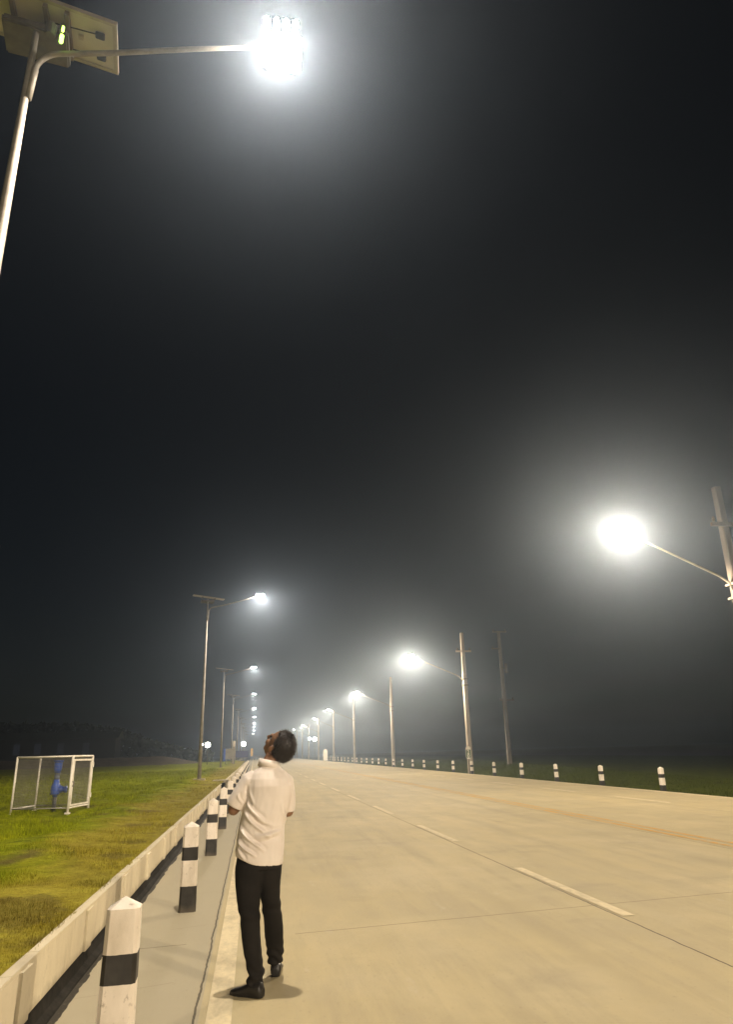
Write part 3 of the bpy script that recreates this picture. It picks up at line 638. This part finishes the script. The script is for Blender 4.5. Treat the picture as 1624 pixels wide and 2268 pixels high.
# ------------------------------------------------------------------ caged blue air valve
cg = hl(-4.4, 17.5)
t = tag(empty('valve_cage', (-4.39, 17.45, cg), R(-10)), 'white tube-framed wire mesh cage standing on the grass around a blue valve', 'cage')
w2, d2, hh, r = 0.61, 0.54, 1.15, 0.022
corner = {'fl': (-w2, -d2), 'fr': (w2, -d2), 'br': (w2, d2), 'bl': (-w2, d2)}
for k, (x, y) in corner.items():
    bm = bmesh.new(); tube(bm, [(x, y, -0.05), (x, y, hh)], r if k in ('fl', 'bl') else 0.027, 10); lg = build('leg', bm, M['white_paint'], t, True)
    bm = bmesh.new(); box(bm, x-0.045, x+0.045, y-0.045, y+0.045, -0.02, 0.012); build('foot_plate', bm, M['white_paint'], lg)
def rail(a, b, z, rr, m='white_paint', nm='rail'):
    bm = bmesh.new(); tube(bm, [(*a, z), (*b, z)], rr, 8); build(nm, bm, M[m], t, True)
c_ = corner
for a, b in (('fl', 'bl'), ('fr', 'br')):
    rail(c_[a], c_[b], 0.10, 0.02); rail(c_[a], c_[b], hh-0.01, 0.022)
rail(c_['fl'], c_['fr'], 0.10, 0.013, 'wire'); rail(c_['bl'], c_['br'], 0.10, 0.013, 'wire')
rail(c_['fl'], c_['fr'], hh-0.01, 0.018); rail(c_['bl'], c_['br'], hh-0.01, 0.016)
# right side gate
g = build('gate_frame', (lambda b: (box(b, w2-0.012, w2+0.02, -d2+0.05, -d2+0.09, 0.13, hh-0.07), box(b, w2-0.012, w2+0.02, d2-0.09, d2-0.05, 0.13, hh-0.07), box(b, w2-0.012, w2+0.02, -d2+0.091, d2-0.091, hh-0.11, hh-0.07), box(b, w2-0.012, w2+0.02, -d2+0.091, d2-0.091, 0.13, 0.165), b)[-1])(bmesh.new()), M['white_paint'], t)
bm = bmesh.new(); tube(bm, [(w2+0.03, -d2+0.06, 0.62), (w2+0.07, -d2+0.03, 0.60), (w2+0.04, -d2+0.04, 0.52)], 0.016, 8); build('padlock', bm, M['galv'], g)
for z in (0.3, 0.95):
    bm = bmesh.new(); tube(bm, [(w2+0.03, d2-0.01, z-0.05), (w2+0.03, d2-0.01, z+0.05)], 0.02, 8); build('hinge', bm, M['white_paint'], g)
def mesh_panel(p0, u, v, nu, nv):
    bm = bmesh.new(); p0 = Vector(p0); u = Vector(u); v = Vector(v)
    for i in range(1, nu): tube(bm, [p0 + u*i/nu, p0 + u*i/nu + v], 0.0021, 3, False)
    for j in range(1, nv): tube(bm, [p0 + v*j/nv, p0 + v*j/nv + u], 0.0021, 3, False)
    build('wire_mesh', bm, M['wire'], t)
mesh_panel((-w2, -d2, 0.1), (2*w2, 0, 0), (0, 0, hh-0.11), 40, 34)
mesh_panel((-w2, d2, 0.1), (2*w2, 0, 0), (0, 0, hh-0.11), 40, 34)
mesh_panel((-w2, -d2, 0.1), (0, 2*d2, 0), (0, 0, hh-0.11), 34, 34)
mesh_panel((w2, -d2, 0.1), (0, 2*d2, 0), (0, 0, hh-0.11), 34, 34)
mesh_panel((-w2, -d2, hh-0.01), (2*w2, 0, 0), (0, 2*d2, 0), 40, 34)
v_ = tag(empty('air_valve', (-4.33, 17.45, cg)), 'blue cast valve with a side outlet on a dark pipe inside the white cage', 'valve')
bm = bmesh.new(); tube(bm, [(0, 0, -0.1), (0, 0, 0.40)], 0.042, 14); tube(bm, [(0, 0, 0.05), (0, 0, 0.08)], 0.08, 14); build('riser_pipe', bm, M['pipe_dark'], v_, True)
bm = bmesh.new(); tube(bm, [(0, 0, 0.30), (0, 0, 0.34), (0, 0, 0.345), (0, 0, 0.36), (0.0, 0, 0.42), (0.0, 0, 0.52), (0, 0, 0.58), (0, 0, 0.66)], [0.05, 0.05, 0.08, 0.09, 0.105, 0.10, 0.07, 0.055], 18)
tube(bm, [(0.0, 0, 0.47), (0.12, 0, 0.45), (0.18, 0, 0.45), (0.185, 0, 0.45), (0.235, 0, 0.45)], [0.09, 0.075, 0.055, 0.072, 0.072], 16); build('valve_body', bm, M['blue'], v_, True)
bm = bmesh.new(); tube(bm, [(0, 0, 0.64), (0.0, 0, 0.72), (0.0, 0, 0.78), (0, 0, 0.80)], [0.052, 0.055, 0.06, 0.075], 18); build('neck', bm, mottled('grey_blue_metal', (0.10, 0.13, 0.2), (0.18, 0.2, 0.26), 9, 0.4), v_, True)
bm = bmesh.new(); tube(bm, [(0, 0, 0.80), (0, 0, 0.87), (0.0, 0, 0.99), (0, 0, 1.03), (0, 0, 1.035), (0, 0, 1.06)], [0.06, 0.082, 0.09, 0.092, 0.108, 0.108], 18); build('bell_cap', bm, M['blue'], v_, True)
bm = bmesh.new(); tube(bm, [(0.235, 0, 0.455), (0.36, 0, 0.455)], 0.014, 8); tube(bm, [(-0.12, 0, 0.36), (0, 0, 0.37)], 0.02, 8); build('handle', bm, M['pipe_dark'], v_)

# ------------------------------------------------------------------ the person
pt = tag(empty('person', (0.08, 5.5, 0)), 'person from behind in a pale short-sleeved shirt and black trousers, head tipped back looking up', 'person')
PB = Vector((0.08, 5.5, 0))
def pp(o): o.parent = pt; o.location = -PB; return o
def eld(xl, xr, yc, hd, z, n=28, f=None, p=2.3):
    cx, a = (xl+xr)/2, (xr-xl)/2; out = []
    for k in range(n):
        th = 2*math.pi*k/n; c, s = math.cos(th), math.sin(th)
        x = cx + a*math.copysign(abs(c)**(2/p), c); y = yc + hd*math.copysign(abs(s)**(2/p), s)
        out.append((x, y, z + (f(x, y) if f else 0)))
    return out
# head frame
hc = Vector((0.180, 5.52, 1.553)); F = Vector((-0.46, 0.42, 0.78)).normalized(); U_ = Vector((0.62, -0.50, 0.59)); U_ = (U_ - F*U_.dot(F)).normalized(); L_ = F.cross(U_)
def hp(f, u, l): return hc + F*f + U_*u + L_*l
bm = bmesh.new()
S = 1.04
ell(bm, hp(-0.012, 0.035, 0), [F*0.098*S, U_*0.088*S, L_*0.078*S])           # cranium
ell(bm, hp(0.022, -0.045, 0), [F*0.066*S, U_*0.070*S, L_*0.058*S])           # face / jaw
ell(bm, hp(0.062, -0.095, 0), [F*0.024, U_*0.020, L_*0.026])                 # chin
tube(bm, [hp(0.088, 0.02, 0), hp(0.108, -0.015, 0), hp(0.118, -0.032, 0), hp(0.095, -0.042, 0)], [0.010, 0.012, 0.015, 0.010], 10)   # nose
ell(bm, hp(0.088, -0.066, 0), [F*0.014, U_*0.011, L_*0.024])                 # lips
for s in (-1, 1):
    ell(bm, hp(0.083, 0.028, 0.030*s), [F*0.014, U_*0.008, L_*0.024])        # brow
    ell(bm, hp(0.060, -0.028, 0.043*s), [F*0.026, U_*0.024, L_*0.020])       # cheek
    ell(bm, hp(-0.012, -0.018, 0.085*s), [F*0.019, U_*0.033, L_*0.012])      # ear
tube(bm, [(0.110, 5.50, 1.36), (0.118, 5.495, 1.44), hp(-0.02, -0.05, 0)], [0.062, 0.056, 0.056], 16)   # neck
# trunk and limbs under the clothes
tube(bm, [(0.06, 5.5, 0.80), (0.065, 5.5, 1.0), (0.09, 5.5, 1.2), (0.115, 5.5, 1.36)], [0.085, 0.08, 0.085, 0.06], 16)
for sh, el, wr, s in (((-0.012, 5.505, 1.325), (-0.134, 5.525, 1.128), (0.035, 5.70, 1.265), -1), ((0.243, 5.505, 1.305), (0.258, 5.53, 1.103), (0.15, 5.70, 1.26), 1)):
    sh, el, wr = Vector(sh), Vector(el), Vector(wr)
    tube(bm, [Vector((0.11, 5.5, 1.34)), sh], 0.05, 12); tube(bm, [sh, sh.lerp(el, 0.5), el], [0.048, 0.044, 0.038], 14); ell(bm, el, [Vector((0.04,0,0)), Vector((0,0.04,0)), Vector((0,0,0.04))])
    tube(bm, [el, el.lerp(wr, 0.35), wr], [0.038, 0.040, 0.026], 14)
    # hand: palm, four fingers of unequal length, thumb from the side of the palm
    dr = (wr - el).normalized(); up = Vector((0, 0, 1)); up = (up - dr*up.dot(dr)).normalized(); sd = dr.cross(up)
    pc = wr + dr*0.05
    ell(bm, pc, [dr*0.055, up*0.042, sd*0.016])
    for k, (off, ln) in enumerate(((0.030, 0.068), (0.010, 0.076), (-0.010, 0.070), (-0.029, 0.055))):
        b0 = wr + dr*0.085 + up*off; m1 = b0 + dr*ln*0.45 - sd*s*0.006; m2 = m1 + dr*ln*0.3 - sd*s*0.022; e3 = m2 + dr*ln*0.12 - sd*s*0.024
        tube(bm, [wr + dr*0.05 + up*off*0.9, b0, m1, m2, e3], [0.010, 0.0095, 0.009, 0.008, 0.007], 8)
    t0 = wr + dr*0.025 + up*0.025; tube(bm, [t0, t0 + up*0.030 + dr*0.022 - sd*s*0.012, t0 + up*0.036 + dr*0.055 - sd*s*0.024], [0.013, 0.011, 0.009], 8)
for pts in ([(0.0, 5.5, 0.82), (0.0, 5.47, 0.47), (0.05, 5.42, 0.08)], [(0.12, 5.52, 0.82), (0.155, 5.64, 0.47), (0.187, 5.79, 0.09)]):
    tube(bm, pts, [0.062, 0.045, 0.032], 12)
body = solid('body', bm, 0.0052, M['skin'], smooth=4); pp(body)
for s in (-1, 1):
    bm = bmesh.new(); ell(bm, hp(0.083, 0.008, 0.031*s), [F*0.009, U_*0.009, L_*0.012], 12, 8); pp(build('eye', bm, M['eye'], smooth=True)).parent = pt
# hair: cap over the back and crown, hairline at forehead and nape
bm = bmesh.new(); vs = ell(bm, (0, 0, 0), [Vector((1,0,0)), Vector((0,1,0)), Vector((0,0,1))], 64, 40)
for v in vs:
    a = v.co.normalized(); nz = noise.noise(a*2.3)*0.10 + noise.noise(a*7)*0.05
    f, u, l = a.x, a.z, a.y
    cov = -f*0.95 + u*0.75 + 0.12 + nz          # >0 hair
    if u < -0.42 + nz: cov = min(cov, (u + 0.62 + nz)*3)
    if f > 0.30 and u < 0.55 + nz: cov = -1
    ear = (f + 0.02)**2 + (u + 0.35)**2
    if abs(l) > 0.75 and f > -0.12 and u < -0.05: cov = -1
    k = 1/(1+math.exp(-cov*14)); rr = 0.85 + (0.185 + 0.03*noise.noise(a*9) + 0.012*noise.noise(a*26))*k
    v.co = hp(-0.018, 0.024, 0) + F*(f*0.108*rr*S) + U_*(u*0.105*rr*S) + L_*(l*0.087*rr*S)
bmesh.ops.recalc_face_normals(bm, faces=bm.faces); hb = bmesh.new()
for f_ in list(bm.faces):
    c = f_.calc_center_median(); out = (c - hp(-0.018, 0.024, 0)).normalized()
    if (c - hp(-0.018, 0.024, 0)).length < 0.086: continue
    for q in range(5):
        b0 = c + Vector([random.gauss(0, 0.004) for _ in range(3)]); dn = (out*0.5 - U_*0.45 + Vector([random.gauss(0, 0.35) for _ in range(3)])).normalized(); ln = random.uniform(0.010, 0.022)
        sd_ = out.cross(dn).normalized()*0.0011
        hb.faces.new([hb.verts.new(p) for p in (b0 - out*0.004 - sd_, b0 - out*0.004 + sd_, b0 + dn*ln)])
hr = pp(build('hair', bm, M['hair'], smooth=True)); hs = build('strands', hb, M['hair']); hs.parent = hr

# shirt
def hem(x, y): 
    k = max(0.0, (0.07 - x)/0.17); return 0.062*min(1, k)**1.3
rows = [(0.764,-0.108,0.222,.118),(0.80,-0.114,0.228,.12),(0.831,-0.114,0.230,.12),(0.894,-0.108,0.232,.118),(0.95,-0.103,0.232,.115),(1.0,-0.096,0.233,.113),(1.048,-0.086,0.240,.113),
        (1.10,-0.074,0.256,.117),(1.16,-0.058,0.275,.12),(1.22,-0.048,0.286,.122),(1.28,-0.045,0.288,.12),(1.33,-0.040,0.275,.108),(1.37,-0.018,0.245,.09),(1.40,0.022,0.205,.075),(1.428,0.05,0.178,.064)]
bm = bmesh.new(); loft(bm, [eld(a, b, 5.5, d, z, f=(hem if i < 2 else (lambda x, y: hem(x, y)*0.5) if i == 2 else None)) for i, (z, a, b, d) in enumerate(rows)])
tube(bm, [(0.02, 5.5, 1.335), (-0.02, 5.503, 1.315), (-0.062, 5.508, 1.25), (-0.108, 5.515, 1.185), (-0.128, 5.52, 1.150)], [0.066, 0.070, 0.071, 0.068, 0.066], 20)
tube(bm, [(0.20, 5.5, 1.325), (0.235, 5.503, 1.30), (0.250, 5.508, 1.22), (0.254, 5.52, 1.15), (0.252, 5.525, 1.105)], [0.064, 0.066, 0.060, 0.056, 0.054], 20)
def wr(p):
    x, y, z = p; d = 0.0
    # drag folds running from the left armpit and side down across the back
    for (ax, az, bx, bz, wd, am) in ((-0.06,1.12,0.13,0.93,0.013,0.010),(-0.09,1.02,0.09,0.85,0.011,0.011),(-0.10,0.94,0.03,0.82,0.010,0.010),(-0.04,1.18,0.08,1.04,0.012,0.008),
                                     (0.02,0.965,0.21,0.975,0.012,0.008),(0.00,0.925,0.20,0.94,0.012,-0.006),(-0.04,1.30,-0.02,1.15,0.010,-0.008),(-0.10,1.24,-0.08,1.16,0.008,0.005),(0.21,1.18,0.24,1.02,0.012,0.005),(0.0,1.08,0.14,0.99,0.012,-0.006),(-0.09,0.90,-0.05,0.80,0.008,0.006)):
        vx, vz = bx-ax, bz-az; L2 = vx*vx+vz*vz; t = ((x-ax)*vx+(z-az)*vz)/L2
        if -0.15 < t < 1.15:
            dd = ((x-ax)*(-vz)+(z-az)*vx)/math.sqrt(L2) + 0.008*math.sin(t*5)
            e = max(0.0, 1-abs(2*t-1)**3*0.9) if 0 <= t <= 1 else 0.0
            d += 1.6*am*e*(math.exp(-(dd/wd)**2) - 0.55*math.exp(-((dd-wd*1.8)/wd)**2))
    d += 0.0035*noise.noise(Vector((x*9, y*9, z*7))) + 0.002*noise.noise(Vector((x*26, y*20, z*14)))
    return d*1.0
def hem_cut(p):
    return p
shirt = solid('shirt', bm, 0.0055, M['shirt'], smooth=3, disp=wr); pp(shirt)
bm = bmesh.new()
for zz, rr in ((0, 0),):
    rg = []
    for k in range(32):
        th = 2*math.pi*k/32; rg.append((math.cos(th), math.sin(th)))
    c0 = Vector((0.112, 5.497, 1.428))
    prof = [(0.074, 0.066, -0.018), (0.067, 0.060, 0.030), (0.071, 0.064, 0.032), (0.082, 0.074, -0.016)]
    RR = [[bm.verts.new(c0 + Vector((a*c, b*s, h - 0.05*(0.0 if s < 0 else s)*0.6 - 0.10*(c)*0.15))) for c, s in rg] for a, b, h in prof]
    for i in range(4):
        A, B = RR[i], RR[(i+1) % 4]
        for k in range(32): bm.faces.new((A[k], A[(k+1) % 32], B[(k+1) % 32], B[k]))
bmesh.ops.recalc_face_normals(bm, faces=bm.faces); cl = build('collar', bm, M['shirt'], smooth=True); cl.parent = shirt
# trousers
def leg(rows_):
    bm_rings = [eld(a, b, yc, d, z, 22, None, 2.2) for z, a, b, yc, d in rows_]; return bm_rings
bm = bmesh.new()
loft(bm, leg([(0.74,-0.112,0.219,5.505,.108),(0.80,-0.102,0.222,5.50,.105),(0.87,-0.095,0.215,5.50,.10)]))
loft(bm, leg([(0.79,-0.102,0.10,5.495,.10),(0.727,-0.111,0.10,5.495,.105),(0.645,-0.105,0.075,5.49,.10),(0.538,-0.089,0.070,5.475,.088),(0.468,-0.069,0.071,5.46,.080),(0.343,-0.052,0.077,5.45,.074),(0.265,-0.038,0.083,5.44,.07),(0.188,-0.020,0.094,5.43,.066),(0.127,0.000,0.108,5.42,.064),(0.085,-0.008,0.098,5.415,.062),(0.055,-0.004,0.094,5.415,.06)]))
loft(bm, leg([(0.79,0.03,0.220,5.51,.10),(0.727,0.03,0.218,5.53,.105),(0.645,0.045,0.210,5.56,.10),(0.538,0.070,0.210,5.60,.088),(0.468,0.085,0.222,5.64,.080),(0.343,0.104,0.238,5.69,.074),(0.265,0.112,0.245,5.73,.07),(0.18,0.126,0.248,5.77,.064),(0.115,0.134,0.242,5.79,.06),(0.085,0.140,0.236,5.795,.055)]))
def twr(p):
    x, y, z = p
    e = math.exp(-((z-0.10)/0.10)**2)
    return 0.004*noise.noise(Vector((x*10, y*10, z*8))) + e*0.006*math.sin(z*95 + 9*x + 3*math.sin(x*30)) + 0.004*math.exp(-((z-0.47)/0.06)**2)*math.sin(z*70+x*20) 
pp(solid('trousers', bm, 0.006, M['trousers'], smooth=3, disp=twr))
# shoes
def shoe(heel, toe, w=0.043):
    heel, toe = Vector(heel), Vector(toe); d = (toe-heel); L = d.length; d.normalize(); s = Vector((-d.y, d.x, 0)); bm = bmesh.new(); rings = []
    for t, wd, h in ((0.0, 0.55, 0.055), (0.06, 0.85, 0.085), (0.18, 0.92, 0.092), (0.35, 0.90, 0.088), (0.5, 0.95, 0.068), (0.7, 1.05, 0.050), (0.86, 0.9, 0.040), (0.97, 0.55, 0.03), (1.0, 0.3, 0.022)):
        c = heel + d*L*t; rings.append([tuple(c + s*w*wd*math.cos(a) + Vector((0, 0, 0.002 + h*(0.5+0.5*math.sin(a)) if math.sin(a) > -0.6 else 0.002))) for a in [2*math.pi*k/18 for k in range(18)]])
    loft(bm, rings); return bm
so = pp(solid('shoe', shoe((0.100, 5.355, 0), (-0.112, 5.475, 0), 0.047), 0.0045, M['shoe'], smooth=2))
so2 = pp(solid('shoe', shoe((0.192, 5.775, 0), (0.215, 6.03, 0), 0.045), 0.0045, M['shoe'], smooth=2))

# ------------------------------------------------------------------ far dark wood and building on the left
def wood():
    n = 9000; X0, X1 = -110, -9
    x = rng.uniform(X0, X1, n)
    top = np.array([8.4 + 1.5*noise.noise(Vector((a*0.12, 0, 0))) + 0.8*noise.noise(Vector((a*0.5, 2, 0))) for a in x])
    fade = np.clip((-10 - x)/26.0, 0.12, 1)**0.8; top = 0.6 + (top-0.6)*fade
    z = rng.uniform(0.0, 1, n)**0.7*top + 0.3; y = 160 + rng.uniform(-5, 10, n)
    s = rng.uniform(0.35, 0.9, n)
    v = np.empty((n, 4, 3), np.float32); a = rng.normal(size=(n, 3)); a /= np.linalg.norm(a, axis=1)[:,None]; b = rng.normal(size=(n, 3)); b -= a*(a*b).sum(1)[:,None]; b /= np.linalg.norm(b, axis=1)[:,None]
    c = np.stack([x, y, z], 1); s = s[:,None]
    v[:,0] = c-a*s; v[:,1] = c-b*s*0.6; v[:,2] = c+a*s; v[:,3] = c+b*s*0.6
    me = bpy.data.meshes.new('far_wood'); me.from_pydata(v.reshape(-1, 3).tolist(), [], np.arange(n*4).reshape(-1, 4).tolist()); me.materials.append(M['leaf_dark'])
    o = bpy.data.objects.new('far_wood', me); C.objects.link(o); tag(o, 'black line of distant trees beyond the left field', 'wood', kind='stuff')
wood()
t = tag(empty('far_shed', (-42, 150, 0.3)), 'long dark shed with faint grey openings below the distant trees', 'building')
bm = bmesh.new(); box(bm, -14, 15, 0, 6, 0, 5.0); build('wall', bm, M['dark_hole'], t)
bm = bmesh.new()
fr_ = [bm.verts.new(p) for p in ((-14.6,-0.6,5.0),(15.6,-0.6,5.0),(15.6,6.6,5.0),(-14.6,6.6,5.0),(-14.6,3,6.4),(15.6,3,6.4))]
for f in ((0,1,5,4),(2,3,4,5),(0,4,3),(1,2,5),(0,3,2,1)): bm.faces.new([fr_[i] for i in f])
build('roof', bm, M['leaf_dark'], t)
mw = emit('dim_window', (0.5, 0.6, 0.9), 0.012)
for x in (-8, -3.2, 0.6, 4.8, 9.5):
    bm = bmesh.new(); box(bm, x-0.6, x+0.6, -0.03, -0.005, 2.2, 4.2); build('window', bm, mw, t)

# ------------------------------------------------------------------ haze volume added to stand in for lens glow
hm = bpy.data.materials.new('haze'); hm.use_nodes = True; ht = hm.node_tree; ht.nodes.clear()
ho = ht.nodes.new('ShaderNodeOutputMaterial'); pv = ht.nodes.new('ShaderNodeVolumePrincipled')
pv.inputs['Color'].default_value = (0.66, 0.81, 1.0, 1); pv.inputs['Density'].default_value = HAZE; pv.inputs['Anisotropy'].default_value = 0.85
ht.links.new(pv.outputs[0], ho.inputs['Volume'])
bm = bmesh.new(); box(bm, -920, 920, -920, 920, -1.3, 24)
tag(build('haze', bm, hm), 'thin haze added to imitate the lens glow round the lamps', 'haze', kind='stuff')
